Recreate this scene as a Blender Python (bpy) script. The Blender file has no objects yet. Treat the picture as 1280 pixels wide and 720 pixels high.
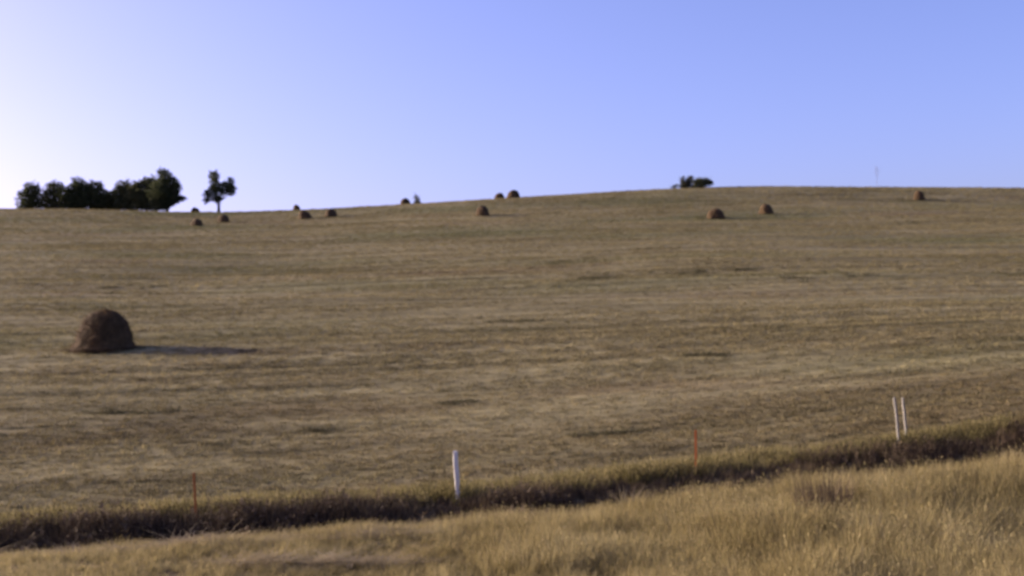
import bpy, math, random
import numpy as np

S = bpy.context.scene
C = S.collection
R = math.radians

# ------------------------------------------------------------------ camera
CAM_Z = 6.0
LENS = 41.8
PITCH, ROLL = 1.93, 2.5
cam = bpy.data.cameras.new('camera')
cam.lens, cam.sensor_width = LENS, 36.0
cam.clip_start, cam.clip_end = 0.1, 20000
cam.dof.use_dof = True                      # the slide is softly focused all over
cam.dof.focus_distance = 4.0
cam.dof.aperture_fstop = 3.8
co = bpy.data.objects.new('camera', cam)
C.objects.link(co)
co.location = (0, 0, CAM_Z)
from mathutils import Matrix
co.rotation_euler = (Matrix.Rotation(R(90 + PITCH), 4, 'X') @ Matrix.Rotation(R(-ROLL), 4, 'Z')).to_euler()
S.camera = co

# ------------------------------------------------------------------ sky, sun, exposure
SUN_EL, SUN_AZ = 15.5, 73.0                 # degrees up, degrees to the left of the view
w = bpy.data.worlds.new('World')
S.world = w
w.use_nodes = True
wn, wl = w.node_tree.nodes, w.node_tree.links
wn.clear()
sky = wn.new('ShaderNodeTexSky')
sky.sky_type = 'NISHITA'
sky.sun_disc = False
sky.sun_elevation = R(SUN_EL)
sky.sun_rotation = R(-SUN_AZ)
sky.altitude = 500
sky.air_density, sky.dust_density, sky.ozone_density = 0.8, 3.8, 5.0
tint = wn.new('ShaderNodeMix')
tint.data_type, tint.blend_type = 'RGBA', 'MULTIPLY'
tint.inputs[0].default_value = 1.0
tint.inputs[7].default_value = (1.38, 0.91, 1.04, 1)   # violet cast of the old slide film
bg = wn.new('ShaderNodeBackground')
bg.inputs[1].default_value = 0.147
wo = wn.new('ShaderNodeOutputWorld')
wl.new(sky.outputs[0], tint.inputs[6])
wl.new(tint.outputs[2], bg.inputs[0])
wl.new(bg.outputs[0], wo.inputs[0])

sl = bpy.data.lights.new('sun', 'SUN')
sl.energy, sl.angle, sl.color = 5.0, R(0.5), (1.0, 0.86, 0.68)
so = bpy.data.objects.new('sun', sl)
C.objects.link(so)
e, a = R(SUN_EL), R(SUN_AZ)
from mathutils import Vector
SUNV = Vector((-math.sin(a) * math.cos(e), math.cos(a) * math.cos(e), math.sin(e)))
so.rotation_euler = SUNV.to_track_quat('Z', 'Y').to_euler()
so.location = (-60, 30, 60)

S.view_settings.view_transform = 'Standard'
S.view_settings.look = 'None'
S.view_settings.exposure = 1.05
S.view_settings.gamma = 1.0
S.render.resolution_x, S.render.resolution_y = 1024, 576

rng = np.random.default_rng(7)
random.seed(7)

# ------------------------------------------------------------------ materials
def new_mat(name):
    m = bpy.data.materials.new(name)
    m.use_nodes = True
    m.node_tree.nodes.clear()
    return m, m.node_tree.nodes, m.node_tree.links

def noise(n, l, vec, scale, detail=4, rough=0.6, sc=None, off=(0, 0, 0), rotz=0.0):
    if sc or rotz:
        mp = n.new('ShaderNodeMapping')
        mp.inputs['Scale'].default_value = sc or (1, 1, 1)
        mp.inputs['Location'].default_value = off
        mp.inputs['Rotation'].default_value = (0, 0, rotz)
        l.new(vec, mp.inputs['Vector'])
        vec = mp.outputs[0]
    t = n.new('ShaderNodeTexNoise')
    t.inputs['Scale'].default_value = scale
    t.inputs['Detail'].default_value = detail
    t.inputs['Roughness'].default_value = rough
    l.new(vec, t.inputs['Vector'])
    return t.outputs[0]

def ramp(n, l, fac, stops):
    r = n.new('ShaderNodeValToRGB')
    el = r.color_ramp.elements
    while len(el) < len(stops):
        el.new(0.5)
    for q, (p, c) in zip(el, stops):
        q.position = p
        q.color = (*c, 1) if len(c) == 3 else c
    l.new(fac, r.inputs[0])
    return r.outputs[0]

def mix(n, l, fac, c1, c2, blend='MIX'):
    m = n.new('ShaderNodeMix')
    m.data_type, m.blend_type = 'RGBA', blend
    for s, v in ((0, fac), (6, c1), (7, c2)):
        if isinstance(v, (int, float)):
            m.inputs[s].default_value = v
        elif isinstance(v, tuple):
            m.inputs[s].default_value = (*v, 1)
        else:
            l.new(v, m.inputs[s])
    return m.outputs[2]

def grey(v):
    return (v, v, v)

def field_colour(n, l):
    """colour of the cut hay field: tan stubble, browner and greener strips along the mowing lines, pale hay left lying"""
    g = n.new('ShaderNodeNewGeometry')
    p = g.outputs['Position']
    a = noise(n, l, p, 0.055, 5, 0.62, sc=(0.35, 1.0, 0.0), rotz=-0.05)
    base = ramp(n, l, a, [(0.28, (0.120, 0.106, 0.046)), (0.42, (0.174, 0.144, 0.068)),
                          (0.54, (0.216, 0.182, 0.090)), (0.70, (0.164, 0.126, 0.063))])
    b = noise(n, l, p, 0.33, 4, 0.65, sc=(0.22, 1.0, 0.0), off=(40, 9, 0), rotz=-0.09)
    strips = ramp(n, l, b, [(0.32, grey(0.76)), (0.48, grey(0.98)), (0.66, grey(1.18))])
    c = mix(n, l, 1.0, base, strips, 'MULTIPLY')
    gz = noise(n, l, p, 0.030, 3, 0.5, sc=(0.5, 1.0, 0.0), off=(-13, 5, 0))
    gm = ramp(n, l, gz, [(0.50, grey(0.0)), (0.66, grey(0.55))])
    c = mix(n, l, gm, c, (0.110, 0.112, 0.046))
    ln = noise(n, l, p, 0.42, 3, 0.5, sc=(0.045, 1.0, 0.0), off=(7, 31, 0), rotz=-0.06)
    lines = ramp(n, l, ln, [(0.33, grey(0.58)), (0.41, grey(1.0)), (0.62, grey(1.0)), (0.70, grey(1.18))])
    c = mix(n, l, 1.0, c, lines, 'MULTIPLY')
    # darker and browner near the fence, fading out uphill in patches
    sx = n.new('ShaderNodeSeparateXYZ')
    l.new(p, sx.inputs[0])
    dist = n.new('ShaderNodeMapRange')
    dist.inputs['From Min'].default_value, dist.inputs['From Max'].default_value = 40.0, 120.0
    dist.inputs['To Min'].default_value, dist.inputs['To Max'].default_value = 0.62, 0.25
    l.new(sx.outputs['Y'], dist.inputs['Value'])
    th = n.new('ShaderNodeMath')
    th.operation = 'SUBTRACT'
    l.new(dist.outputs[0], th.inputs[0])
    l.new(noise(n, l, p, 0.16, 4, 0.6, sc=(0.4, 1.0, 0.0), off=(2, 2, 0)), th.inputs[1])
    thm = ramp(n, l, th.outputs[0], [(0.0, grey(0.0)), (0.22, grey(0.85))])
    c = mix(n, l, thm, c, mix(n, l, 1.0, c, (0.66, 0.62, 0.60), 'MULTIPLY'))
    # mowing swaths, a mower's width apart, wandering a little
    wv = n.new('ShaderNodeTexWave')
    wv.wave_type, wv.bands_direction = 'BANDS', 'Y'
    wv.inputs['Scale'].default_value = 0.075
    wv.inputs['Distortion'].default_value = 2.2
    wv.inputs['Detail'].default_value = 2.0
    wv.inputs['Detail Scale'].default_value = 0.35
    mpw = n.new('ShaderNodeMapping')
    mpw.inputs['Rotation'].default_value = (0, 0, -0.08)
    mpw.inputs['Scale'].default_value = (0.4, 1, 0)
    l.new(p, mpw.inputs['Vector'])
    l.new(mpw.outputs[0], wv.inputs['Vector'])
    c = mix(n, l, 1.0, c, ramp(n, l, wv.outputs['Fac'], [(0.0, grey(0.86)), (0.5, grey(1.0)), (1.0, grey(1.10))]), 'MULTIPLY')
    d = noise(n, l, p, 1.4, 5, 0.7, sc=(0.5, 1.0, 0.0), off=(3, 7, 0), rotz=-0.08)
    fine = ramp(n, l, d, [(0.30, grey(0.62)), (0.5, grey(1.0)), (0.68, grey(1.35))])
    return mix(n, l, 1.0, c, fine, 'MULTIPLY'), p

def grass_shader(m, n, l, col, trans=0.35):
    pb = n.new('ShaderNodeBsdfPrincipled')
    pb.inputs['Roughness'].default_value = 0.75
    pb.inputs['Specular IOR Level'].default_value = 0.15
    tr = n.new('ShaderNodeBsdfTranslucent')
    mx = n.new('ShaderNodeMixShader')
    mx.inputs[0].default_value = trans
    o = n.new('ShaderNodeOutputMaterial')
    l.new(col, pb.inputs['Base Color'])
    l.new(col, tr.inputs['Color'])
    l.new(pb.outputs[0], mx.inputs[1])
    l.new(tr.outputs[0], mx.inputs[2])
    l.new(mx.outputs[0], o.inputs[0])

def mat_ground():
    m, n, l = new_mat('stubble_ground')
    col, p = field_colour(n, l)
    # soil and litter between the tall grass of the ditch and verge
    at = n.new('ShaderNodeAttribute')
    at.attribute_name = 'verge'
    lit = ramp(n, l, noise(n, l, p, 2.5, 5, 0.7), [(0.3, (0.09, 0.065, 0.038)), (0.55, (0.19, 0.14, 0.075)), (0.75, (0.30, 0.23, 0.12))])
    col = mix(n, l, at.outputs['Fac'], col, lit)
    pb = n.new('ShaderNodeBsdfPrincipled')
    pb.inputs['Roughness'].default_value = 0.95
    pb.inputs['Specular IOR Level'].default_value = 0.05
    bp = n.new('ShaderNodeBump')
    bp.inputs['Strength'].default_value = 0.8
    bp.inputs['Distance'].default_value = 0.15
    l.new(noise(n, l, p, 1.8, 6, 0.75, sc=(0.6, 1, 1)), bp.inputs['Height'])
    l.new(bp.outputs[0], pb.inputs['Normal'])
    o = n.new('ShaderNodeOutputMaterial')
    l.new(col, pb.inputs['Base Color'])
    l.new(pb.outputs[0], o.inputs[0])
    return m

def mat_stubble():
    m, n, l = new_mat('stubble')
    col, p = field_colour(n, l)
    oi = n.new('ShaderNodeObjectInfo')
    rv = ramp(n, l, oi.outputs['Random'], [(0.0, grey(0.75)), (0.6, grey(1.1)), (1.0, (1.6, 1.55, 1.45))])
    col = mix(n, l, 1.0, col, rv, 'MULTIPLY')
    grass_shader(m, n, l, col, 0.3)
    return m

def mat_grass(name, stops, big=0.35, trans=0.4):
    m, n, l = new_mat(name)
    g = n.new('ShaderNodeNewGeometry')
    oi = n.new('ShaderNodeObjectInfo')
    nz = noise(n, l, g.outputs['Position'], big, 4, 0.6, sc=(1, 1, 0.2))
    ad = n.new('ShaderNodeMath')
    ad.operation = 'MULTIPLY_ADD'
    l.new(oi.outputs['Random'], ad.inputs[0])
    ad.inputs[1].default_value = 0.45
    l.new(nz, ad.inputs[2])
    sb = n.new('ShaderNodeMath')
    sb.operation = 'SUBTRACT'
    l.new(ad.outputs[0], sb.inputs[0])
    sb.inputs[1].default_value = 0.22
    grass_shader(m, n, l, ramp(n, l, sb.outputs[0], stops), trans)
    return m

def mat_simple(name, stops, scale=3.0, sc=None, rough=0.85, bump=0.0, coord='Object'):
    m, n, l = new_mat(name)
    tc = n.new('ShaderNodeTexCoord')
    nz = noise(n, l, tc.outputs[coord], scale, 6, 0.68, sc=sc)
    pb = n.new('ShaderNodeBsdfPrincipled')
    pb.inputs['Roughness'].default_value = rough
    pb.inputs['Specular IOR Level'].default_value = 0.2
    l.new(ramp(n, l, nz, stops), pb.inputs['Base Color'])
    if bump:
        b = n.new('ShaderNodeBump')
        b.inputs['Strength'].default_value = 1.0
        b.inputs['Distance'].default_value = bump
        l.new(nz, b.inputs['Height'])
        l.new(b.outputs[0], pb.inputs['Normal'])
    o = n.new('ShaderNodeOutputMaterial')
    l.new(pb.outputs[0], o.inputs[0])
    return m

def mat_leaf(name, c0, c1, c2):
    m, n, l = new_mat(name)
    g = n.new('ShaderNodeNewGeometry')
    nz = noise(n, l, g.outputs['Position'], 0.9, 3, 0.6)
    grass_shader(m, n, l, ramp(n, l, nz, [(0.3, c0), (0.5, c1), (0.7, c2)]), 0.38)
    return m

M = dict(
    ground=mat_ground(), stubble=mat_stubble(),
    verge=mat_grass('golden_grass', [(0.18, (0.17, 0.133, 0.055)), (0.40, (0.265, 0.210, 0.085)), (0.58, (0.34, 0.275, 0.122)), (0.85, (0.42, 0.35, 0.175))], trans=0.5),
    fence=mat_grass('fenceline_grass', [(0.22, (0.09, 0.075, 0.032)), (0.45, (0.18, 0.150, 0.056)), (0.70, (0.27, 0.22, 0.095))]),
    weeds=mat_grass('ditch_weeds', [(0.22, (0.060, 0.040, 0.026)), (0.48, (0.105, 0.074, 0.044)), (0.72, (0.165, 0.120, 0.066)), (0.92, (0.24, 0.18, 0.10))], trans=0.15),
    tufts=mat_grass('dark_tufts', [(0.25, (0.060, 0.056, 0.026)), (0.5, (0.100, 0.088, 0.042)), (0.8, (0.16, 0.135, 0.068))], trans=0.2),
    pale=mat_grass('pale_straw', [(0.2, (0.26, 0.20, 0.11)), (0.7, (0.42, 0.34, 0.20))]),
    hay=mat_simple('weathered_hay', [(0.3, (0.034, 0.021, 0.009)), (0.5, (0.062, 0.038, 0.017)), (0.7, (0.105, 0.066, 0.030))], 2.2, (1, 1, 2.2), 0.95, 0.08),
    straw=mat_grass('loose_hay', [(0.25, (0.055, 0.034, 0.015)), (0.5, (0.100, 0.064, 0.029)), (0.8, (0.17, 0.112, 0.054))], 3.0, 0.25),
    white=mat_simple('weathered_white_paint', [(0.30, (0.32, 0.27, 0.20)), (0.45, (0.56, 0.52, 0.43)), (0.7, (0.74, 0.70, 0.60))], 5.0, (6, 6, 1), 0.6, 0.003),
    greypost=mat_simple('bleached_post', [(0.3, (0.14, 0.125, 0.095)), (0.5, (0.25, 0.23, 0.185)), (0.7, (0.34, 0.315, 0.26))], 5.0, (6, 6, 1), 0.8, 0.004),
    rust=mat_simple('rusty_orange_steel', [(0.3, (0.30, 0.095, 0.028)), (0.5, (0.46, 0.155, 0.042)), (0.72, (0.52, 0.19, 0.055))], 6.0, (2, 2, 1), 0.8, 0.002),
    bark=mat_simple('bark', [(0.3, (0.04, 0.032, 0.025)), (0.6, (0.10, 0.082, 0.064))], 4.0, (3, 3, 0.6), 0.95, 0.03),
    leafA=mat_leaf('dark_leaves', (0.036, 0.044, 0.020), (0.064, 0.074, 0.032), (0.100, 0.106, 0.046)),
    leafB=mat_leaf('dull_green_leaves', (0.046, 0.054, 0.024), (0.082, 0.088, 0.038), (0.130, 0.124, 0.054)),
    leafC=mat_leaf('olive_leaves', (0.032, 0.034, 0.018), (0.062, 0.060, 0.030), (0.11, 0.095, 0.048)),
    twig=mat_simple('dry_twig', [(0.3, (0.10, 0.085, 0.08)), (0.7, (0.20, 0.17, 0.15))], 4.0, None, 0.9),
)

# ------------------------------------------------------------------ terrain
# cross sections of the land at a distance s from the road (the fence line is s = 32): x positions and heights
SECTIONS = [
    (-400, [(-100.00, 4.000), (100.00, 4.000)]),
    (-14, [(-50.00, 4.200), (50.00, 4.200)]),
    (2.5, [(-50.00, 4.300), (50.00, 4.300)]),
    (6, [(-50.00, 3.900), (50.00, 3.900)]),
    (13, [(-20.00, 1.700), (20.00, 1.500)]),
    (20.5, [(-10.58, 1.930), (-7.26, 1.861), (-0.22, 1.441), (3.39, 1.412), (7.24, 1.451), (10.92, 1.377)]),
    (27.5, [(-14.18, 1.250), (-9.72, 1.306), (-5.31, 1.463), (-0.23, 1.512), (2.94, 1.531), (5.79, 1.703), (8.04, 1.888), (9.91, 1.997), (14.83, 2.354)]),
    (28.3, [(-20.00, 0.900), (-15.00, 0.900), (-10.00, 0.952), (-5.00, 1.116), (0.00, 1.163), (5.00, 1.305), (10.00, 1.654), (15.00, 2.004), (20.00, 2.004)]),
    (29.3, [(-20.00, 0.221), (-15.00, 0.219), (-10.00, 0.232), (-5.00, 0.328), (0.00, 0.475), (5.00, 0.712), (10.00, 1.088), (15.00, 1.504), (20.00, 1.604)]),
    (30.2, [(-20.00, 0.271), (-15.00, 0.269), (-10.00, 0.282), (-5.00, 0.378), (0.00, 0.525), (5.00, 0.762), (10.00, 1.138), (15.00, 1.554), (20.00, 1.704)]),
    (31.5, [(-20.00, 1.101), (-15.00, 1.099), (-10.00, 1.112), (-5.00, 1.208), (0.00, 1.355), (5.00, 1.592), (10.00, 1.968), (15.00, 2.384), (20.00, 2.576)]),
    (32, [(-16.48, 1.221), (-11.28, 1.214), (-8.63, 1.252), (-1.73, 1.396), (4.72, 1.691), (10.36, 2.115), (17.29, 2.696)]),
    (36, [(-22.50, 1.471), (-16.88, 1.469), (-11.25, 1.482), (-5.62, 1.578), (0.00, 1.725), (5.62, 1.962), (11.25, 2.338), (16.88, 2.754), (22.50, 2.946)]),
    (74, [(-37.85, 5.648), (-24.84, 5.608), (-0.14, 5.311), (25.96, 5.278), (40.39, 5.278)]),
    (150, [(-82.64, 15.421), (-54.32, 14.847), (-34.10, 13.953), (-13.88, 14.058), (6.33, 13.871), (26.52, 14.079), (46.72, 13.510), (61.85, 13.090), (80.01, 12.447)]),
    (290, [(-160.88, 38.256), (-122.37, 37.151), (-103.13, 36.308), (-80.07, 34.565), (-66.62, 33.648), (-56.09, 33.698), (-41.79, 34.046), (-26.41, 34.285), (-6.99, 34.777), (12.58, 33.837), (32.41, 34.174), (40.41, 34.424), (52.47, 34.594), (72.43, 33.583), (92.28, 32.614), (107.18, 31.962), (131.98, 30.676), (167.65, 28.316)]),
    (345, [(-191.83, 47.470), (-145.89, 46.150), (-122.93, 45.145), (-95.41, 43.065), (-79.36, 41.970), (-66.72, 41.993), (-49.60, 42.364), (-31.30, 42.660), (-8.19, 43.262), (15.18, 44.034), (38.80, 44.462), (48.32, 44.771), (62.63, 44.965), (86.20, 43.695), (109.77, 42.544), (127.45, 41.770), (156.89, 40.243), (199.24, 37.440)]),
    (385, [(-214.07, 48.670), (-162.80, 47.350), (-137.18, 46.345), (-106.47, 44.265), (-88.56, 43.170), (-74.46, 43.193), (-55.35, 43.564), (-34.93, 43.860), (-9.14, 44.462), (16.94, 45.234), (43.30, 45.662), (53.92, 45.971), (69.89, 46.165), (96.19, 44.895), (122.50, 43.744), (142.23, 42.970), (175.08, 41.443), (222.34, 38.640)]),
    (700, [(-383.66, 25.470), (-291.78, 24.150), (-245.86, 23.145), (-190.82, 21.065), (-158.72, 19.970), (-133.44, 19.993), (-99.20, 20.364), (-62.60, 20.660), (-16.38, 21.262), (30.36, 22.034), (77.60, 22.462), (96.64, 22.771), (125.26, 22.965), (172.40, 21.695), (219.54, 20.544), (254.90, 19.770), (313.78, 18.243), (398.48, 15.440)]),
    (6000, [(-1000.00, -30.000), (1000.00, -30.000)]),
]
def fence_shift(x):
    return 0.08 * np.clip(x, -60, 60)

def smooth_interp(x, xs, zs):
    """linear interpolation softened by averaging over a window that grows with the spacing of the points"""
    x = np.asarray(x, float)
    wd = (xs[-1] - xs[0]) * 0.05
    return sum(np.interp(x + k * wd, xs, zs) for k in (-1, -0.5, 0, 0.5, 1)) / 5

SEC_S = np.array([s for s, _ in SECTIONS], float)

def relief(x, y):
    """gentle rolls and mowing ridges of the field"""
    f = np.clip((y - 36) / 30, 0, 1)
    k = np.clip((330 - y) / 60, 0.15, 1)
    r = 0.10 * np.sin(0.21 * y + 0.035 * x + 1.3 * np.sin(0.05 * x)) + 0.07 * np.sin(0.52 * y - 0.03 * x + 2.1 * np.sin(0.021 * x + 1))
    r += 0.18 * np.sin(0.06 * x + 0.045 * y) * np.sin(0.041 * y - 0.02 * x + 2)
    b = np.clip(1 - np.abs(y - 27) / 14, 0, 1)
    r2 = 0.05 * np.sin(1.9 * x + 0.7 * y) * np.sin(1.3 * y - 0.5 * x) + 0.06 * np.sin(0.8 * x + 1.0) * np.sin(0.9 * y + 0.3 * x)
    return r * f * k + r2 * b

def terrain(x, y):
    x = np.asarray(x, float)
    y = np.asarray(y, float)
    shp = np.broadcast(x, y).shape
    x = np.broadcast_to(x, shp).ravel()
    y = np.broadcast_to(y, shp).ravel()
    s = y - fence_shift(x)
    Z = np.stack([smooth_interp(x, np.array([q[0] for q in t], float), np.array([q[1] for q in t], float)) for _, t in SECTIONS])
    # monotone cubic between the sections
    h = np.diff(SEC_S)[:, None]
    dl = np.diff(Z, axis=0) / h
    mm = np.zeros_like(Z)
    w1, w2 = 2 * h[1:] + h[:-1], h[1:] + 2 * h[:-1]
    ok = dl[1:] * dl[:-1] > 0
    with np.errstate(divide='ignore', invalid='ignore'):
        hm = (w1 + w2) / (w1 / dl[:-1] + w2 / dl[1:])
    mm[1:-1] = np.where(ok, hm, 0)
    mm[0], mm[-1] = dl[0], dl[-1]
    i = np.clip(np.searchsorted(SEC_S, s) - 1, 0, len(SEC_S) - 2)
    c = np.arange(len(x))
    hh = SEC_S[i + 1] - SEC_S[i]
    t = np.clip((s - SEC_S[i]) / hh, 0, 1)
    z = (Z[i, c] * (1 + 2 * t) * (1 - t) ** 2 + mm[i, c] * hh * t * (1 - t) ** 2
         + Z[i + 1, c] * t * t * (3 - 2 * t) + mm[i + 1, c] * hh * t * t * (t - 1))
    return (z + relief(x, y)).reshape(shp)

def gz(x, y):
    return float(terrain(x, y))

def axis(parts):
    out = []
    for a, b, n in parts:
        out += list(np.linspace(a, b, n, endpoint=False))
    return out

gx = np.array(axis([(-3000, -600, 10), (-600, -240, 12), (-240, -60, 50), (-60, -22, 50), (-22, 24, 150), (24, 60, 46), (60, 260, 54), (260, 600, 12), (600, 3001, 10)]) + [3001])
gy = np.array(axis([(-400, -20, 10), (-20, 14, 26), (14, 40, 118), (40, 110, 120), (110, 330, 120), (330, 420, 60), (420, 800, 24), (800, 6000, 14)]) + [6000])
X, Y = np.meshgrid(gx, gy)
Zt = terrain(X, Y)
nx, ny = len(gx), len(gy)
me = bpy.data.meshes.new('field')
me.vertices.add(nx * ny)
me.vertices.foreach_set('co', np.stack([X, Y, Zt], -1).astype(np.float32).ravel())
ii, jj = np.meshgrid(np.arange(nx - 1), np.arange(ny - 1))
v0 = (jj * nx + ii).ravel()
F = np.stack([v0, v0 + 1, v0 + 1 + nx, v0 + nx], -1)
me.loops.add(F.size)
me.loops.foreach_set('vertex_index', F.ravel().astype(np.int32))
me.polygons.add(len(F))
me.polygons.foreach_set('loop_start', (np.arange(len(F)) * 4).astype(np.int32))
me.polygons.foreach_set('use_smooth', np.ones(len(F), bool))
me.update(calc_edges=True)
me.validate()
sv = (Y - fence_shift(X)).ravel()
at = me.attributes.new('verge', 'FLOAT', 'POINT')
at.data.foreach_set('value', np.clip((33.5 - sv) / 2.0, 0, 1).astype(np.float32))
me.materials.append(M['ground'])
fo = bpy.data.objects.new('field', me)
C.objects.link(fo)
fo['kind'] = 'structure'
fo['label'] = 'tan cut hay field rising to a bare hilltop'

# ------------------------------------------------------------------ mesh helpers
class MB:
    def __init__(self):
        self.v, self.f = [], []

    def face(self, pts):
        k = len(self.v)
        self.v += [tuple(p) for p in pts]
        self.f.append(tuple(range(k, k + len(pts))))

    def tube(self, pts, radii, sides=6, cap=True):
        k = len(self.v)
        n = len(pts)
        for i, (p, r) in enumerate(zip(pts, radii)):
            p = Vector(p)
            t = (Vector(pts[min(i + 1, n - 1)]) - Vector(pts[max(i - 1, 0)])).normalized()
            u = t.cross(Vector((0.31, 1, 0.17))).normalized()
            q = t.cross(u)
            for j in range(sides):
                an = 2 * math.pi * j / sides
                self.v.append(tuple(p + u * (r * math.cos(an)) + q * (r * math.sin(an))))
        for i in range(n - 1):
            for j in range(sides):
                a0, a1 = k + i * sides + j, k + i * sides + (j + 1) % sides
                self.f.append((a0, a1, a1 + sides, a0 + sides))
        if cap:
            self.f.append(tuple(k + j for j in reversed(range(sides))))
            self.f.append(tuple(k + (n - 1) * sides + j for j in range(sides)))

    def prism(self, sections):
        """closed solid through equal-length rings of points"""
        k = len(self.v)
        n = len(sections[0])
        for s in sections:
            self.v += [tuple(p) for p in s]
        for i in range(len(sections) - 1):
            for j in range(n):
                a0, a1 = k + i * n + j, k + i * n + (j + 1) % n
                self.f.append((a0, a1, a1 + n, a0 + n))
        self.f.append(tuple(k + j for j in reversed(range(n))))
        self.f.append(tuple(k + (len(sections) - 1) * n + j for j in range(n)))

    def mesh(self, name, mat, smooth=False):
        m = bpy.data.meshes.new(name)
        m.from_pydata(self.v, [], self.f)
        if smooth:
            m.polygons.foreach_set('use_smooth', np.ones(len(m.polygons), bool))
        m.materials.append(mat)
        return m

    def build(self, name, mat, parent=None, smooth=False):
        o = bpy.data.objects.new(name, self.mesh(name, mat, smooth))
        C.objects.link(o)
        o.parent = parent
        return o

def tag(o, label, cat, group=None):
    o['label'] = label
    o['category'] = cat
    if group:
        o['group'] = group
    return o

def empty(name, loc, rz=0.0):
    o = bpy.data.objects.new(name, None)
    C.objects.link(o)
    o.location = loc
    o.rotation_euler = (0, 0, rz)
    return o

# ------------------------------------------------------------------ haystacks
PROF = [(0.0, 1.02), (0.05, 0.95), (0.12, 0.90), (0.25, 0.85), (0.40, 0.80), (0.55, 0.745), (0.68, 0.68), (0.80, 0.585), (0.89, 0.475), (0.955, 0.33), (0.985, 0.19), (1.0, 0.03)]

def stack_mesh(name, seed, seg=44, strands=0):
    """one settled haystack, unit radius and unit height, foot at z = 0, with a flared skirt of slipped hay"""
    r_ = np.random.default_rng(seed)
    q_ = 0.6 if strands > 1000 else 1.0
    hs = np.interp(np.linspace(0, 1, 30), np.linspace(0, 1, len(PROF)), [p[0] for p in PROF])
    ph = r_.uniform(0, 6.28, 12)
    def rad(h, an):
        r = np.interp(h, [p[0] for p in PROF], [p[1] for p in PROF])
        l = 1 + 0.045 * np.sin(2 * an + ph[0]) + 0.04 * np.sin(3 * an + ph[1] + 2 * h) + 0.028 * np.sin(7 * an + ph[2] + 5 * h)
        l += 0.026 * np.sin(11 * an + ph[3] - 7 * h) + 0.034 * np.sin(19 * h + ph[4] + 2 * np.sin(an + ph[5])) + 0.10 * np.sin(an + ph[6]) * (1 - h)
        l += 0.05 * np.maximum(0, np.sin(2 * an + ph[8] + 3 * h)) ** 3 * (1 - h)
        return r * (1 + (l - 1) * q_)
    verts, faces = [], []
    for i, h in enumerate(hs):
        for j in range(seg):
            an = 2 * math.pi * j / seg
            r = rad(h, an) * (1 + r_.normal(0, 0.012))
            verts.append((r * math.cos(an) + 0.07 * h * math.cos(ph[9]), r * math.sin(an) + 0.07 * h * math.sin(ph[9]), h * (1 + 0.06 * math.sin(an + ph[7])) - (0.06 if i == 0 else 0) + r_.normal(0, 0.006)))
    n = len(hs)
    for i in range(n - 1):
        for j in range(seg):
            a0, a1 = i * seg + j, i * seg + (j + 1) % seg
            faces.append((a0, a1, a1 + seg, a0 + seg))
    faces.append(tuple((n - 1) * seg + j for j in range(seg)))
    faces.append(tuple(reversed(range(seg))))
    m = bpy.data.meshes.new(name)
    m.from_pydata(verts, [], faces)
    m.polygons.foreach_set('use_smooth', np.ones(len(m.polygons), bool))
    m.materials.append(M['hay'])
    if not strands:
        return m, None
    b = MB()
    for _ in range(strands):
        an, h = r_.uniform(0, 6.283), r_.uniform(0, 1) ** 0.9
        r = rad(h, an) * 0.985
        p = Vector((r * math.cos(an) + 0.07 * h * math.cos(ph[9]), r * math.sin(an) + 0.07 * h * math.sin(ph[9]), h))
        nrm = Vector((math.cos(an), math.sin(an), 0.2 + h)).normalized()
        tan = Vector((-math.sin(an), math.cos(an), 0)).normalized()
        dn = nrm.cross(tan)
        t = (tan * r_.normal(0, 0.7) + dn * r_.normal(0.4, 0.8) + nrm * abs(r_.normal(0.1, 0.3))).normalized()
        L = r_.uniform(0.06, 0.20)
        sd = t.cross(nrm).normalized() * r_.uniform(0.004, 0.010)
        q = p + t * L + Vector((0, 0, -0.02))
        b.face([p - sd, p + sd, q + nrm * 0.02])
    # wisps shed on the ground round the foot
    for _ in range(strands // 3):
        an, r = r_.uniform(0, 6.283), 0.95 + abs(r_.normal(0, 0.22))
        p = Vector((r * math.cos(an), r * math.sin(an), 0.02 + r_.uniform(0, 0.03)))
        a2, L = r_.uniform(0, 6.283), r_.uniform(0.05, 0.16)
        t = Vector((math.cos(a2), math.sin(a2), r_.uniform(-0.1, 0.25))) * L
        sd = Vector((-math.sin(a2), math.cos(a2), 0)) * r_.uniform(0.005, 0.012)
        b.face([p - sd, p + sd, p + t])
    return m, b.mesh(name + '_loose', M['straw'])

SM = [stack_mesh('haystack_small', k_, 36, 260) for k_ in (3, 11, 23, 31, 47)]
BIG = stack_mesh('haystack_large', 5, 84, 6500)

def haystack(x, y, wd, ht, label, k=None, rz=0.0, deep=0.95):
    body, loose = BIG if k is None else SM[k % 5]
    o = bpy.data.objects.new('haystack', body)
    C.objects.link(o)
    o.location = (x, y, gz(x, y) - 0.05)
    o.scale = (wd / 2, wd / 2 * deep, ht)
    o.rotation_euler = (0, 0, rz)
    tag(o, label, 'haystack', 'haystacks left standing on the field')
    if loose:
        s_ = bpy.data.objects.new('loose_hay', loose)
        C.objects.link(s_)
        s_.parent = o
        s_['kind'] = 'stuff'
    return o

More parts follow.
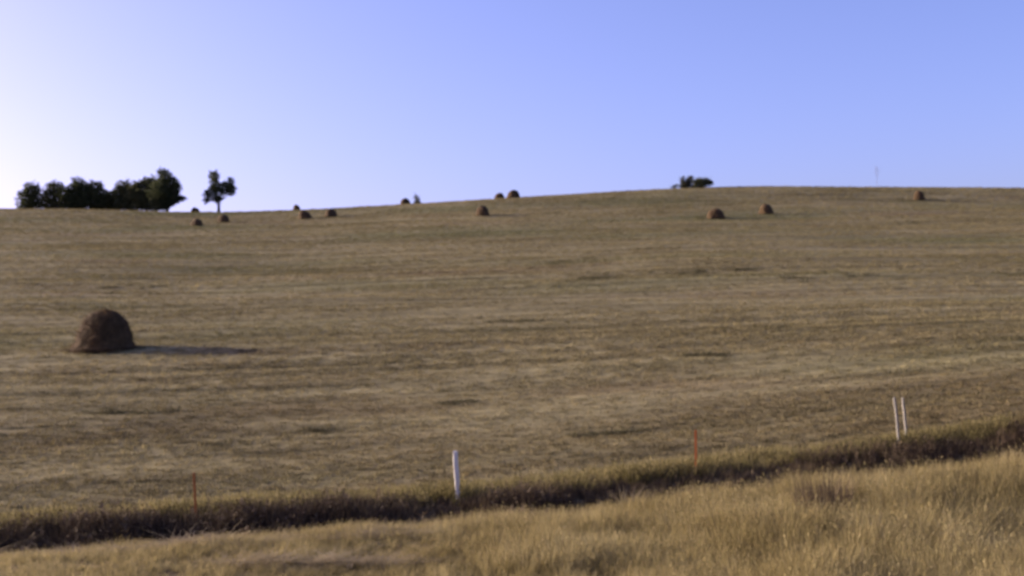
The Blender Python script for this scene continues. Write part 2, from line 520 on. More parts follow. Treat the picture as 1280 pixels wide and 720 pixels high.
haystack(-25.52, 73.84, 3.97, 2.37, 'large dark haystack nearest the road, casting a long shadow across the stubble')
haystack(-72.49, 275.70, 3.34, 1.64, 'small haystack straight below the skyline one beside the tree row', 1, 1.7)
haystack(-91.70, 347.00, 3.36, 2.15, 'small haystack on the skyline between the tree row and the lone tree', 2, 3.4)
haystack(-69.87, 290.00, 3.40, 1.82, 'small haystack standing directly below the trunk of the lone tree', 3, 5.1)
haystack(-61.95, 347.00, 2.80, 2.29, 'tiny haystack peeking over the skyline behind a larger one', 4, 6.8)
haystack(-51.04, 296.70, 3.83, 2.14, 'haystack below the skyline with a tiny one peeking over its shoulder', 5, 8.5)
haystack(-44.94, 300.20, 3.64, 1.98, 'haystack touching the skyline, alone between two pairs of stacks', 6, 10.2)
haystack(-30.19, 347.00, 3.78, 2.37, 'haystack on the skyline beside a narrow upright bush', 7, 11.9)
haystack(-5.98, 277.05, 3.80, 2.36, 'haystack on the slope just below the pair on the skyline', 8, 13.6)
haystack(-2.38, 347.00, 3.78, 2.08, 'lower, lighter haystack of the touching pair on the skyline', 9, 15.3)
haystack(1.54, 335.00, 4.60, 2.22, 'taller, darker haystack of the touching pair on the skyline', 10, 17.0)
haystack(44.07, 252.75, 4.08, 2.15, 'wider haystack on the slope below the hilltop shrubs', 11, 18.7)
haystack(56.97, 262.55, 3.60, 2.23, 'second haystack right of the hilltop shrubs, slightly higher than its neighbour', 12, 20.4)
haystack(107.04, 309.10, 3.37, 2.32, 'small haystack just under the hilltop, farthest from the trees', 13, 22.1)

# ------------------------------------------------------------------ fence posts along the field edge
def wooden_post(x, y, vis, wd, lean, mat, label, name, cat, group=None, sink=0.3):
    """squared, weathered post with a chamfered top and a split down one edge"""
    z0 = gz(x, y)
    o = empty(name, (x, y, z0), random.uniform(-0.3, 0.3))
    o.rotation_euler = (random.uniform(-0.02, 0.02), lean, o.rotation_euler[2])
    b = MB()
    h = wd / 2
    secs = []
    for i, z in enumerate(np.linspace(-sink, vis, 9)):
        r = h * (1.0 - 0.06 * i / 8) * (1 + random.uniform(-0.04, 0.04))
        dx, dy = random.uniform(-0.006, 0.006), random.uniform(-0.006, 0.006)
        c = r * 0.28
        secs.append([(dx + px, dy + py, z) for px, py in ((-r + c, -r), (r - c, -r), (r, -r + c), (r, r - c), (r - c, r), (-r + c, r), (-r, r - c), (-r, -r + c))])
    b.prism(secs)
    b.build('shaft', mat, o)
    t = MB()
    r = h * 0.93
    t.prism([[(px * r, py * r, vis + 0.002) for px, py in ((-1, -1), (1, -1), (1, 1), (-1, 1))],
             [(px * r * 1.05, py * r * 1.05, vis + 0.02) for px, py in ((-1, -1), (1, -1), (1, 1), (-1, 1))],
             [(px * r * 0.55, py * r * 0.55, vis + 0.055) for px, py in ((-1, -1), (1, -1), (1, 1), (-1, 1))]])
    t.build('cap', mat, o)
    return tag(o, label, cat, group)

def steel_post(x, y, vis, lean, label):
    """T-section steel fence post with studs on its face"""
    o = empty('steel_fence_post', (x, y, gz(x, y)))
    o.rotation_euler = (0.01, lean, random.uniform(-0.4, 0.4))
    b = MB()
    prof = [(-0.032, -0.006), (0.032, -0.006), (0.032, 0.003), (0.005, 0.003), (0.005, 0.045), (-0.005, 0.045), (-0.005, 0.003), (-0.032, 0.003)]
    b.prism([[(px, py, z) for px, py in prof] for z in (-0.3, vis)])
    b.build('shaft', M['rust'], o)
    s = MB()
    for k in range(int(vis / 0.06)):
        z = 0.05 + k * 0.06
        s.prism([[(px, -0.006 - d, z + pz) for px, pz in ((-0.009, -0.012), (0.009, -0.012), (0.009, 0.012), (-0.009, 0.012))] for d in (0.0005, 0.011)])
    so_ = s.build('studs', M['rust'], o)
    so_['kind'] = 'stuff'
    return tag(o, label, 'fence post', 'steel posts of the fence line')

wooden_post(-1.67, 31.86, 1.34, 0.125, -0.03, M['white'], 'single thick white post leaning a little at the edge of the ditch', 'white_post', 'post')
wooden_post(10.53, 33.04, 1.43, 0.06, -0.06, M['greypost'], 'taller-looking slender pale post of the close pair, its foot in view', 'pale_post', 'post', 'close pair of pale posts')
wooden_post(10.98, 33.78, 1.28, 0.06, -0.05, M['greypost'], 'slender pale post of the close pair, its foot lost in weeds', 'pale_post', 'post', 'close pair of pale posts')
steel_post(-8.53, 31.32, 1.33, -0.015, 'rusty orange steel fence post below the large haystack')
steel_post(4.76, 32.39, 1.28, 0.044, 'rusty orange steel fence post between the thick white post and the pale pair')

# ------------------------------------------------------------------ trees and shrubs
def tree(name, x, y, lobes, trunk_r, mat, label, cat='tree', group=None, leaf=0.34, dens=1.0, stems=1, seed=0, bare=0.0):
    """lobes: (dx, dy, z, rx, ry, rz) in metres about the foot"""
    r_ = np.random.default_rng(seed + 100)
    o = empty(name, (x, y, gz(x, y) - 0.05))
    t = MB()
    top = max(q[2] for q in lobes)
    cx = np.mean([q[0] for q in lobes])
    fork = min(q[2] for q in lobes) * 0.8 + 0.3
    for s in range(stems):
        bx = (s - (stems - 1) / 2) * trunk_r * 3
        p = [Vector((bx, 0, -0.3)), Vector((bx * 1.1, 0, fork * 0.5)), Vector((bx * 1.2 + cx * 0.15, 0.1, fork))]
        t.tube(p, [trunk_r * 1.35, trunk_r, trunk_r * 0.85], 8)
    for q in lobes:
        st = Vector((cx * 0.15 + r_.normal(0, 0.1), 0.1, fork - 0.1))
        en = Vector((q[0], q[1], q[2]))
        md = st.lerp(en, 0.5) + Vector((r_.normal(0, 0.3), r_.normal(0, 0.3), -0.1 * (en - st).length))
        rr = trunk_r * 0.55 * min(1.2, 0.5 + q[3] / 3)
        t.tube([st, md, en], [rr, rr * 0.7, rr * 0.35], 6)
        for _ in range(7):
            d = Vector(r_.normal(0, 1, 3)).normalized()
            tip = en + Vector((d.x * q[3], d.y * q[4], d.z * q[5])) * 0.8
            t.tube([en - Vector((0, 0, q[5] * 0.2)), en.lerp(tip, 0.5) + Vector((0, 0, 0.1)), tip], [rr * 0.35, rr * 0.2, 0.012], 4)
    t.build('trunk', M['bark'], o, True)
    # crown: leafy sprays in clumps over each lobe
    V, Fc = [], []
    for q in lobes:
        vol = q[3] * q[4] * q[5] * 4.19
        ncl = int(max(10, 6.5 * vol ** 0.74 * dens))
        for _ in range(ncl):
            d = r_.normal(0, 1, 3)
            d /= np.linalg.norm(d)
            rr = r_.uniform(0.25, 1.0) ** 0.45 * (1 + 0.20 * r_.normal())
            c = np.array(q[:3]) + d * rr * np.array(q[3:])
            cr = r_.uniform(0.22, 0.70)
            nl = int(r_.integers(16, 30))
            P = c + r_.normal(0, cr * 0.5, (nl, 3)) * np.array([1, 1, 0.75])
            a1 = r_.normal(0, 1, (nl, 3))
            a1 /= np.linalg.norm(a1, axis=1)[:, None]
            a2 = np.cross(a1, r_.normal(0, 1, (nl, 3)))
            a2 /= np.linalg.norm(a2, axis=1)[:, None]
            sz = leaf * r_.uniform(0.5, 1.1, (nl, 1))
            k = len(V)
            for i in range(nl):
                A, B = a1[i] * sz[i] * 0.62, a2[i] * sz[i] * 0.34
                if P[i][2] - sz[i] * 0.5 < 0.02:
                    P[i][2] = 0.1 + abs(P[i][2]) * 0.5
                k = len(V)
                V += [tuple(P[i] - A), tuple(P[i] + B), tuple(P[i] + A), tuple(P[i] - B)]
                Fc.append((k, k + 1, k + 2, k + 3))
    m = bpy.data.meshes.new('crown')
    m.from_pydata(V, [], Fc)
    m.materials.append(mat)
    c = bpy.data.objects.new('crown', m)
    C.objects.link(c)
    c.parent = o
    return tag(o, label, cat, group)

def sapling(x, y, ht, sp, label, seed, n=9):
    """thin leafless young tree: a whip of a stem and fine twigs toward its top"""
    r_ = np.random.default_rng(seed)
    o = empty('bare_sapling', (x, y, gz(x, y) - 0.05))
    t = MB()
    t.tube([(0, 0, -0.2), (r_.normal(0, 0.05), 0, ht * 0.5), (r_.normal(0, 0.1), 0, ht * 0.97)], [0.045, 0.03, 0.012], 5)
    t.build('trunk', M['twig'], o)
    c = MB()
    for k in range(n * 3):
        z0 = ht * r_.uniform(0.35, 0.85)
        an = r_.uniform(0, 6.283)
        L = sp * r_.uniform(0.4, 1.0)
        tip = Vector((math.cos(an) * L, math.sin(an) * L, z0 + L * r_.uniform(0.3, 1.0)))
        tip.z = min(tip.z, ht)
        c.tube([(0, 0, z0), tuple(Vector((0, 0, z0)).lerp(tip, 0.55) + Vector((0, 0, 0.05))), tuple(tip)], [0.016, 0.011, 0.005], 4)
    c.build('crown', M['twig'], o)
    return tag(o, label, 'sapling')

tree('lone_tree', -84.51, 346.00, [(-1.18, 0.50, 11.10, 1.28, 1.63, 1.98), (-1.04, 0.30, 8.27, 1.51, 1.80, 2.10), (0.53, -0.34, 6.56, 1.63, 1.63, 1.63), (3.43, 0.00, 9.02, 1.28, 1.51, 1.75), (4.29, -0.84, 6.87, 1.05, 1.28, 1.51), (2.67, 0.32, 7.41, 1.16, 1.28, 1.40), (-2.52, -0.55, 6.23, 1.40, 1.40, 1.40), (-3.51, 0.34, 4.63, 1.05, 1.05, 1.05), (-0.47, 0.16, 4.73, 1.40, 1.34, 1.28), (1.31, 1.05, 8.64, 1.16, 1.16, 1.16)], 0.42, M['leafA'], 'lone dark tree with a forked two-lobed crown standing clear of the row', seed=1, dens=1.5)
tree('field_tree', -99.86, 347.00, [(-0.38, -0.16, 11.10, 2.33, 2.33, 2.33), (0.93, -0.18, 7.98, 3.31, 3.26, 3.22), (-1.71, -0.75, 6.45, 3.31, 3.40, 3.49), (1.29, -0.07, 4.91, 2.48, 2.58, 2.68), (4.10, -0.05, 4.67, 1.65, 1.26, 0.86), (3.05, -1.14, 8.36, 1.17, 1.28, 1.40), (-0.87, -0.03, 3.59, 2.48, 2.31, 2.15), (-1.37, -0.63, 2.44, 2.20, 1.77, 1.34), (-3.47, 0.29, 2.77, 2.20, 1.77, 1.34)], 0.50, M['leafA'], 'tallest dark tree at the open end of the row, low branch sticking out', group='row of trees at the field corner', dens=1.5, seed=2)
tree('field_tree', -107.47, 352.00, [(2.82, 0.61, 7.76, 2.52, 2.62, 2.72), (-3.41, 0.14, 6.61, 2.24, 2.34, 2.45), (0.74, 0.51, 9.77, 2.37, 2.13, 1.89), (-1.00, 0.65, 7.45, 3.07, 2.90, 2.72), (1.55, -0.17, 5.43, 2.79, 2.76, 2.72), (-0.40, -0.98, 4.09, 2.79, 2.35, 1.91), (-2.38, -0.97, 8.95, 1.42, 1.42, 1.42), (1.22, 0.83, 2.58, 2.52, 1.94, 1.36), (-1.63, -0.43, 2.71, 2.52, 1.94, 1.36)], 0.40, M['leafB'], 'second tree from the open end of the row, duller green than the tallest', group='row of trees at the field corner', dens=1.5, seed=3)
tree('field_tree', -114.70, 356.00, [(-2.23, 1.12, 7.32, 1.98, 2.09, 2.20), (2.51, 0.18, 5.18, 2.26, 2.37, 2.48), (-0.01, -0.72, 8.91, 2.26, 2.03, 1.79), (1.11, -0.43, 6.44, 2.83, 2.65, 2.48), (-1.33, 0.48, 5.34, 2.54, 2.51, 2.48), (0.54, -1.62, 3.81, 2.54, 2.10, 1.65), (1.71, 0.63, 2.80, 2.26, 1.82, 1.38), (-1.41, -0.41, 2.93, 2.26, 1.82, 1.38)], 0.35, M['leafB'], 'middle tree of the row, rounded top just before the dip', group='row of trees at the field corner', dens=1.5, seed=4)
tree('field_tree', -120.60, 360.00, [(0.87, -0.44, 6.50, 2.00, 1.84, 1.67), (-0.63, -0.76, 5.35, 2.00, 1.98, 1.95), (0.31, -0.13, 4.08, 2.29, 1.98, 1.67), (1.48, -0.47, 2.81, 2.29, 1.70, 1.11), (-1.68, 0.23, 2.95, 2.29, 1.70, 1.11)], 0.25, M['leafA'], 'lowest bushy tree of the row, in its dip', group='row of trees at the field corner', dens=1.5, seed=5)
tree('field_tree', -124.06, 356.00, [(-2.94, -0.41, 7.66, 2.26, 2.37, 2.48), (2.74, 0.90, 4.51, 1.98, 2.09, 2.20), (0.70, -0.42, 8.47, 2.26, 2.09, 1.93), (1.82, -0.12, 6.00, 2.54, 2.51, 2.48), (-1.54, 0.07, 6.15, 2.54, 2.65, 2.75), (0.07, 0.12, 3.91, 2.83, 2.38, 1.93), (1.23, 0.39, 2.65, 2.26, 1.82, 1.38), (-1.65, -0.10, 2.77, 2.26, 1.82, 1.38)], 0.35, M['leafB'], 'tree of the row next past the dip', group='row of trees at the field corner', dens=1.5, seed=6)
tree('field_tree', -129.10, 354.00, [(-2.96, -0.10, 6.19, 2.25, 2.36, 2.47), (0.94, -0.12, 8.66, 2.38, 2.38, 2.38), (-0.58, 1.06, 5.84, 3.09, 3.05, 3.01), (2.01, 0.06, 4.53, 2.53, 2.50, 2.47), (-2.08, -0.26, 3.99, 2.53, 2.36, 2.19), (0.75, 0.70, 2.43, 2.53, 1.95, 1.37), (-1.64, 0.43, 2.53, 2.25, 1.81, 1.37)], 0.42, M['leafA'], 'tall dark tree of the row, two past the dip', group='row of trees at the field corner', dens=1.5, seed=7)
tree('field_tree', -136.56, 356.00, [(0.67, -0.29, 7.85, 2.83, 2.52, 2.20), (-1.08, 0.01, 5.75, 2.83, 2.65, 2.48), (1.53, -0.06, 4.43, 2.54, 2.37, 2.20), (0.75, -0.19, 2.53, 2.54, 1.96, 1.38), (-1.65, 0.72, 2.88, 2.26, 1.82, 1.38)], 0.35, M['leafB'], 'tree of the row, second from its far end', group='row of trees at the field corner', dens=1.5, seed=8)
tree('field_tree', -143.85, 358.00, [(0.66, -0.57, 7.53, 2.56, 2.39, 2.22), (-1.33, -0.53, 5.68, 2.84, 2.67, 2.49), (1.53, -0.38, 4.34, 2.56, 2.25, 1.94), (0.51, 0.38, 2.68, 2.56, 1.97, 1.39), (-1.90, -0.52, 3.03, 2.27, 1.83, 1.39)], 0.35, M['leafA'], 'tree at the far end of the row', group='row of trees at the field corner', dens=1.5, seed=9)
tree('hilltop_shrub', 51.37, 346.00, [(-0.29, -1.23, 2.48, 0.70, 0.87, 1.05), (1.59, -0.34, 2.52, 0.74, 0.95, 1.16), (0.60, -0.22, 1.39, 1.86, 1.34, 0.81), (0.56, -0.65, 0.68, 2.10, 1.34, 0.58), (2.44, 0.14, 3.30, 0.42, 0.50, 0.58)], 0.09, M['leafC'], 'spiky upright olive shrub on the hilltop', group='shrubs on the hilltop', cat='shrub', seed=11, leaf=0.26, stems=3, dens=3.0)
tree('hilltop_shrub', 56.82, 348.00, [(-1.23, 0.51, 2.20, 1.52, 1.18, 0.84), (0.65, 0.18, 2.24, 1.87, 1.36, 0.84), (2.50, -0.43, 1.68, 1.17, 0.94, 0.70), (-0.58, 0.02, 1.23, 1.64, 1.17, 0.70), (0.83, 0.09, 1.05, 1.87, 1.23, 0.59), (-1.07, -0.04, 0.66, 2.11, 1.29, 0.47)], 0.10, M['leafB'], 'flat-topped dark shrub on the hilltop', group='shrubs on the hilltop', cat='shrub', seed=12, leaf=0.26, stems=3, dens=3.0)
tree('hilltop_shrub', 48.29, 344.00, [(0.57, 0.25, 0.98, 0.93, 0.65, 0.37), (-0.38, 0.76, 0.68, 0.69, 0.49, 0.28)], 0.05, M['leafC'], 'low tan-olive shrub trailing down beside the spiky one', group='shrubs on the hilltop', cat='shrub', seed=13, leaf=0.22, stems=3, dens=3.0)
tree('upright_bush', -26.91, 348.00, [(-0.20, 0.20, 2.67, 0.47, 0.70, 0.94), (0.23, -0.05, 1.59, 0.80, 0.92, 1.05), (0.31, -1.15, 0.76, 0.89, 0.80, 0.70)], 0.08, M['leafC'], 'narrow upright bush on the skyline beside a haystack', cat='bush', seed=14, leaf=0.24, stems=2, dens=2.0)
sapling(109.66, 352.00, 7.24, 1.60, 'thin bare sapling standing alone on the hilltop', 21)

# ------------------------------------------------------------------ grass, stubble and weeds
def blade(V, Fc, base, an, ht, wd, bend, seg=3, head=0.0):
    d = np.array([math.cos(an), math.sin(an), 0])
    s = np.array([-math.sin(an), math.cos(an), 0]) * wd / 2
    k = len(V)
    for i in range(seg):
        t = i / seg
        c = np.array(base) + d * bend * ht * t * t + np.array([0, 0, ht * (t - 0.25 * bend * t * t)])
        V.append(tuple(c - s * (1 - 0.6 * t)))
        V.append(tuple(c + s * (1 - 0.6 * t)))
    tip = np.array(base) + d * bend * ht + np.array([0, 0, ht * (1 - 0.25 * bend)])
    V.append(tuple(tip))
    for i in range(seg - 1):
        Fc.append((k + 2 * i, k + 2 * i + 1, k + 2 * i + 3, k + 2 * i + 2))
    Fc.append((k + 2 * seg - 2, k + 2 * seg - 1, k + 2 * seg))
    if head:
        q = tip - (d * bend * 0.8 + np.array([0, 0, 0.8])) * head
        sw = s / np.linalg.norm(s) * head * 0.16
        k = len(V)
        V += [tuple(q), tuple((q + tip) / 2 + sw), tuple(tip + np.array([0, 0, head * 0.15])), tuple((q + tip) / 2 - sw)]
        Fc.append((k, k + 1, k + 2, k + 3))

def tuft_mesh(name, mat, seed, n, rad, h0, h1, wd, b0, b1, heads=0.0, head=0.0):
    r_ = np.random.default_rng(seed)
    V, Fc = [], []
    for _ in range(n):
        rr, an = rad * math.sqrt(r_.uniform()), r_.uniform(0, 6.283)
        blade(V, Fc, (rr * math.cos(an), rr * math.sin(an), -0.02), an + r_.normal(0, 0.9), r_.uniform(h0, h1), wd * r_.uniform(0.6, 1.3),
              r_.uniform(b0, b1), 3, head * r_.uniform(0.6, 1.2) if r_.uniform() < heads else 0.0)
    m = bpy.data.meshes.new(name)
    m.from_pydata(V, [], Fc)
    m.materials.append(mat)
    return bpy.data.objects.new(name, m)

def weed_mesh(name, mat, seed, n, ht):
    """dead forb: stiff stems that branch near the top, with small seed clusters and withered leaves"""
    r_ = np.random.default_rng(seed)
    b = MB()
    for _ in range(n):
        x0, y0 = r_.normal(0, 0.07, 2)
        h = ht * r_.uniform(0.6, 1.1)
        lx, ly = r_.normal(0, 0.09, 2)
        P0, P1 = Vector((x0, y0, -0.02)), Vector((x0 + lx, y0 + ly, h))
        b.tube([P0, P0.lerp(P1, 0.6), P1], [0.006, 0.005, 0.003], 3, False)
        for _ in range(9):
            q = P0.lerp(P1, r_.uniform(0.15, 1.0))
            an = r_.uniform(0, 6.283)
            t = Vector((math.cos(an), math.sin(an), r_.uniform(-0.2, 0.9))) * r_.uniform(0.05, 0.13)
            sd = Vector((-math.sin(an), math.cos(an), 0.2)) * r_.uniform(0.008, 0.022)
            b.face([q, q + t * 0.5 + sd, q + t, q + t * 0.5 - sd])
    m = b.mesh(name, mat)
    return bpy.data.objects.new(name, m)

def scatter(name, x, y, rot, scl, variants, label, cat, dz=0.0):
    N = len(x)
    z = terrain(x, y) + dz
    m = bpy.data.meshes.new(name)
    m.vertices.add(N)
    m.vertices.foreach_set('co', np.stack([x, y, z], -1).astype(np.float32).ravel())
    for nm, arr in (('rot', rot), ('scl', scl)):
        q = m.attributes.new(nm, 'FLOAT_VECTOR', 'POINT')
        q.data.foreach_set('vector', np.asarray(arr, np.float32).ravel())
    q = m.attributes.new('pick', 'INT', 'POINT')
    q.data.foreach_set('value', rng.integers(0, len(variants), N).astype(np.int32))
    o = bpy.data.objects.new(name, m)
    C.objects.link(o)
    ng = bpy.data.node_groups.new(name + '_nodes', 'GeometryNodeTree')
    ng.interface.new_socket('Geometry', in_out='INPUT', socket_type='NodeSocketGeometry')
    ng.interface.new_socket('Geometry', in_out='OUTPUT', socket_type='NodeSocketGeometry')
    n, l = ng.nodes, ng.links
    gi, go = n.new('NodeGroupInput'), n.new('NodeGroupOutput')
    iop, jg = n.new('GeometryNodeInstanceOnPoints'), n.new('GeometryNodeJoinGeometry')
    for v in variants:
        q = n.new('GeometryNodeObjectInfo')
        q.inputs['Object'].default_value = v
        q.inputs['As Instance'].default_value = True
        l.new(q.outputs['Geometry'], jg.inputs[0])
    def attr(nm, ty):
        q = n.new('GeometryNodeInputNamedAttribute')
        q.data_type = ty
        q.inputs['Name'].default_value = nm
        return q.outputs['Attribute']
    l.new(gi.outputs[0], iop.inputs['Points'])
    l.new(jg.outputs[0], iop.inputs['Instance'])
    iop.inputs['Pick Instance'].default_value = True
    l.new(attr('pick', 'INT'), iop.inputs['Instance Index'])
    l.new(attr('rot', 'FLOAT_VECTOR'), iop.inputs['Rotation'])
    l.new(attr('scl', 'FLOAT_VECTOR'), iop.inputs['Scale'])
    l.new(iop.outputs[0], go.inputs[0])
    md = o.modifiers.new('scatter', 'NODES')
    md.node_group = ng
    o['kind'] = 'stuff'
    o['label'] = label
    o['category'] = cat
    return o

def vnoise(x, y, s, seed=0):
    """smooth value noise in 0..1"""
    r_ = np.random.default_rng(seed)
    T = r_.uniform(0, 1, (256, 256))
    u, v = x / s + 1000, y / s + 1000
    i, j = np.floor(u).astype(int), np.floor(v).astype(int)
    fu, fv = u - i, v - j
    fu, fv = fu * fu * (3 - 2 * fu), fv * fv * (3 - 2 * fv)
    i0, i1, j0, j1 = i % 256, (i + 1) % 256, j % 256, (j + 1) % 256
    return (T[i0, j0] * (1 - fu) + T[i1, j0] * fu) * (1 - fv) + (T[i0, j1] * (1 - fu) + T[i1, j1] * fu) * fv

def rots(n, tilt):
    return np.stack([rng.normal(0, tilt, n), rng.normal(0, tilt, n), rng.uniform(0, 6.283, n)], -1)

# cut stubble over the whole near side of the hill
ST = [tuft_mesh('stubble_tuft', M['stubble'], 30 + k, 16, 0.16, 0.05, 0.15, 0.022, 0.2, 1.3) for k in range(4)]
def field_points(N, y0, y1, power, half=0.50):
    u = rng.uniform(0, 1, N)
    k = power + 1
    y = (y0 ** k + u * (y1 ** k - y0 ** k)) ** (1 / k) if abs(k) > 1e-6 else y0 * (y1 / y0) ** u
    x = rng.uniform(-1, 1, N) * (half * y + 4)
    return x, y + fence_shift(x)
x, y = field_points(230000, 32.6, 372, -0.35)
keep = vnoise(x * 0.35, y, 1.8, 1) * 0.55 + vnoise(x * 0.3, y, 7.0, 2) * 0.6 > rng.uniform(0.1, 0.75, len(x))
x, y = x[keep], y[keep]
sc = (0.75 + y / 170) * rng.uniform(0.6, 1.35, len(x)) * (0.8 + 0.5 * vnoise(x * 0.3, y, 4.0, 3))
scatter('field_stubble', x, y, rots(len(x), 0.15), np.stack([sc, sc, sc * rng.uniform(0.6, 1.1, len(x))], -1), ST,
        'short tan stubble covering the cut hillside', 'stubble')

# yellowish uncut grass along the fence line
FG = [tuft_mesh('fenceline_tuft', M['fence'], 50 + k, 26, 0.13, 0.16, 0.46, 0.012, 0.1, 0.7, 0.3, 0.07) for k in range(4)]
N = 9000
x = rng.uniform(-24, 26, N)
s = 32 + rng.normal(1.1, 0.9, N)
y = s + fence_shift(x)
keep = (s > 31.7) & (s < 35.0) & (vnoise(x, y, 1.1, 5) > rng.uniform(0.0, 0.6, N))
x, y, s = x[keep], y[keep], s[keep]
sc = np.clip(1.25 - np.abs(s - 32.2) / 3.0, 0.35, 1.3) * rng.uniform(0.6, 1.25, len(x)) * (0.6 + 0.7 * vnoise(x, y, 1.6, 6))
scatter('fenceline_grass', x, y, rots(len(x), 0.12), np.stack([sc * 1.1, sc * 1.1, sc], -1), FG,
        'yellowish uncut grass along the fence line', 'grass')

# dead brown weeds on the far bank and floor of the ditch
DW = [weed_mesh('ditch_weed', M['weeds'], 70 + k, 7, 0.62) for k in range(1)] + \
     [tuft_mesh('ditch_tuft', M['weeds'], 80 + k, 34, 0.16, 0.2, 0.62, 0.012, 0.05, 0.6, 0.2, 0.06) for k in range(5)]
N = 15000
x = rng.uniform(-24, 26, N)
s = rng.uniform(28.6, 32.5, N)
y = s + fence_shift(x)
keep = vnoise(x, y, 0.9, 8) > rng.uniform(-0.3, 0.45, N) + np.clip(s - 31.9, 0, 1) * 0.6
keep &= ~((np.abs(x - 2.7) < 0.5) & (s < 31.0))
x, y, s = x[keep], y[keep], s[keep]
sc = rng.uniform(0.55, 1.15, len(x)) * (0.4 + 0.95 * vnoise(x, y, 2.1, 9)) * np.clip(1.2 - np.clip(s - 31.2, 0, 2) * 0.4, 0.5, 1.2)
scatter('ditch_weeds', x, y, rots(len(x), 0.12), np.stack([sc, sc, sc], -1), DW,
        'dead dark brown weeds filling the ditch', 'weeds')

# tall golden grass of the near verge, shorter and laid over toward the left
VG = [tuft_mesh('verge_tuft', M['verge'], 90 + k, 30, 0.13, 0.35, 1.0, 0.011, 0.08, 0.75, 0.15, 0.07) for k in range(5)]
N = 34000
x = rng.uniform(-20, 22, N)
s = rng.uniform(14.5, 27.9, N)
y = s + fence_shift(x)
tall = np.clip((x + 2.5) / 6.5, 0, 1) * np.clip((29.5 - s) / 3, 0.55, 1) * 0.55 + 0.27
gap = ((x - 6.37) / 0.75) ** 2 + ((s - 24.0) / 0.75) ** 2 < 1
keep = (vnoise(x, y, 0.8, 12) * 0.7 + vnoise(x * 0.6, y, 2.6, 13) * 0.5 > rng.uniform(0.1, 0.65, N)) & ~gap
x, y, s, tall = x[keep], y[keep], s[keep], tall[keep]
sc = tall * rng.uniform(0.65, 1.2, len(x)) * (0.65 + 0.65 * vnoise(x, y, 1.5, 14))
scatter('verge_grass', x, y, rots(len(x), 0.13), np.stack([0.45 + sc * 0.7, 0.45 + sc * 0.7, sc], -1), VG,
        'dry golden grass on the near verge', 'grass')

# pale hay laid flat by the mower, in broken lines along the near verge and up the field
LH = [tuft_mesh('laid_tuft', M['pale'], 120 + k, 26, 0.22, 0.15, 0.45, 0.012, 1.4, 3.2) for k in range(3)]
N = 1700
x = rng.uniform(-16, 14, N)
row_ = rng.integers(0, 3, N)
s = np.array([23.2, 24.6, 26.0])[row_] + rng.normal(0, 0.10, N) + 0.25 * np.sin(x * 0.5 + row_)
y = s + fence_shift(x)
keep = (vnoise(x * 0.4, y + row_ * 9.0, 1.5, 15) > 0.60 + 0.02 * (x + 6))
x, y = x[keep], y[keep]
sc = rng.uniform(0.6, 1.2, len(x))
scatter('laid_hay', x, y, rots(len(x), 0.1), np.stack([sc, sc, sc * 0.35], -1), LH,
        'pale dry grass lying flat in streaks on the near verge', 'grass', 0.10)

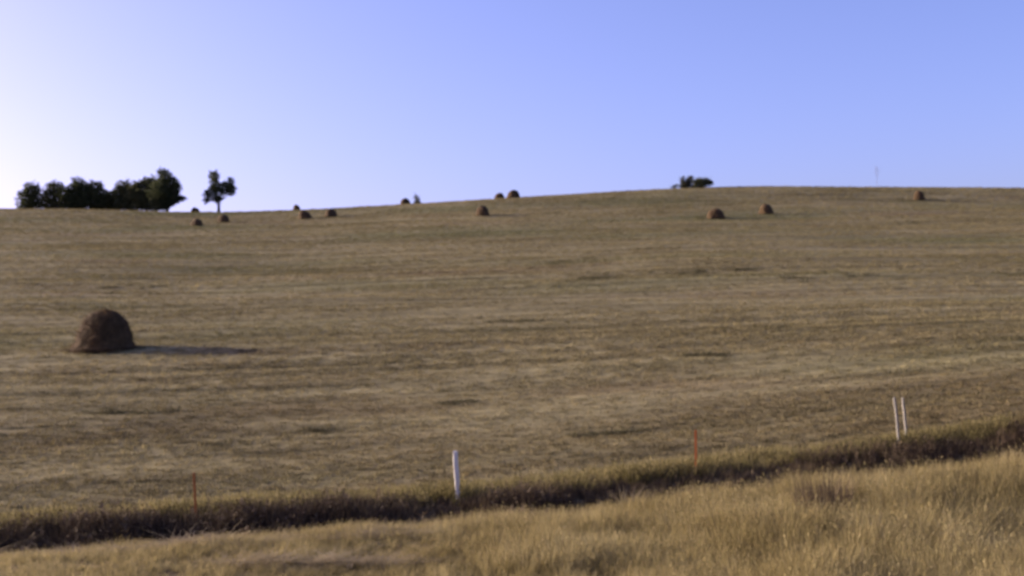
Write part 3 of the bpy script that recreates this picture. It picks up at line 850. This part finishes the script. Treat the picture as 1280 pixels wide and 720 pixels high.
# narrow strips of darker, greener tufts
UG = [tuft_mesh('dark_tuft', M['tufts'], 140 + k, 24, 0.22, 0.10, 0.30, 0.018, 0.2, 1.0) for k in range(3)]
STRIPS = [
    (-19.2, 51.8, -14.0, 52.0, 520, 0.45, 1.00),
    (-3.5, 51.2, -1.6, 51.5, 160, 0.50, 0.90),
    (-2.4, 84.7, 2.7, 84.5, 260, 0.90, 1.30),
    (8.1, 61.3, 13.8, 60.2, 260, 0.40, 1.00),
    (4.2, 122.7, 13.7, 126.5, 420, 2.00, 1.90),
    (13.1, 128.9, 28.1, 130.0, 520, 2.20, 2.00),
    (3.2, 149.8, 12.4, 151.9, 300, 1.80, 2.00),
    (25.0, 116.0, 39.0, 120.5, 320, 1.60, 1.80),
    (12.6, 73.1, 18.3, 74.2, 300, 1.20, 1.30),
    (-9.6, 45.0, -6.9, 45.5, 240, 0.50, 0.90),
    (-11.7, 43.8, -9.3, 43.7, 160, 0.40, 0.80),
    (0.9, 41.3, 5.0, 41.1, 300, 0.35, 0.80),
    (0.7, 276.0, 16.2, 286.2, 160, 1.20, 1.80),
    (-45.4, 129.7, -37.4, 132.2, 200, 1.20, 1.60),
    (28.6, 209.1, 37.9, 214.1, 140, 1.50, 1.80),
    (-22.7, 161.8, -8.4, 158.6, 260, 1.60, 1.70),
]
xs_, ys_, sc_ = [], [], []
for x0, y0, x1, y1, n_, wd_, k_ in STRIPS:
    wd_ *= 0.6
    t_ = rng.uniform(0, 1, n_)
    xs_.append(x0 + (x1 - x0) * t_ + rng.normal(0, 0.3, n_))
    ys_.append(y0 + (y1 - y0) * t_ + rng.normal(0, wd_, n_) * np.where(rng.uniform(0, 1, n_) < 0.3, 2.2, 0.8) + 0.8 * wd_ * np.sin(t_ * 9 + x0))
    sc_.append(k_ * rng.uniform(0.35, 1.0, n_) * np.clip(np.sin(t_ * 3.1416) * 1.8, 0.3, 1) * (0.45 + 0.9 * vnoise(xs_[-1], ys_[-1], 2.5, 21)))
x, y, sc = np.concatenate(xs_), np.concatenate(ys_), np.concatenate(sc_)
keep = (vnoise(x * 0.5, y, 1.6, 22) > rng.uniform(0.35, 1.0, len(x)))
x, y, sc = x[keep], y[keep], sc[keep]
scatter('dark_strips', x, y, rots(len(x), 0.1), np.stack([sc * 1.3, sc * 1.3, sc], -1), UG,
        'dark green and brown tufts in narrow missed strips across the stubble', 'grass')

# clump of pale bent grass in the weeds
def clump(name, mat, x, y, n, rad, h0, h1, wd, b0, b1, label, squash=(1, 1, 1), dz=0.0):
    o = tuft_mesh(name, mat, int(abs(x * 100)), n, rad, h0, h1, wd, b0, b1)
    C.objects.link(o)
    o.location = (x, y, gz(x, y) + dz)
    o.scale = squash
    return tag(o, label, 'grass clump')
clump('grass_clump', M['pale'], 2.77, 31.12, 90, 0.15, 0.3, 0.55, 0.014, 0.5, 1.6, 'pale clump of bent dry grass among the dark ditch weeds', (1.6, 0.8, 1.81))
clump('dark_clump', M['weeds'], 6.29, 24.80, 260, 0.42, 0.35, 0.62, 0.018, 0.1, 0.6, 'dark brown clump in the tall golden grass below the pale posts', (1.4, 0.6, 2.16))  # dark clump set in the gap of the verge grass
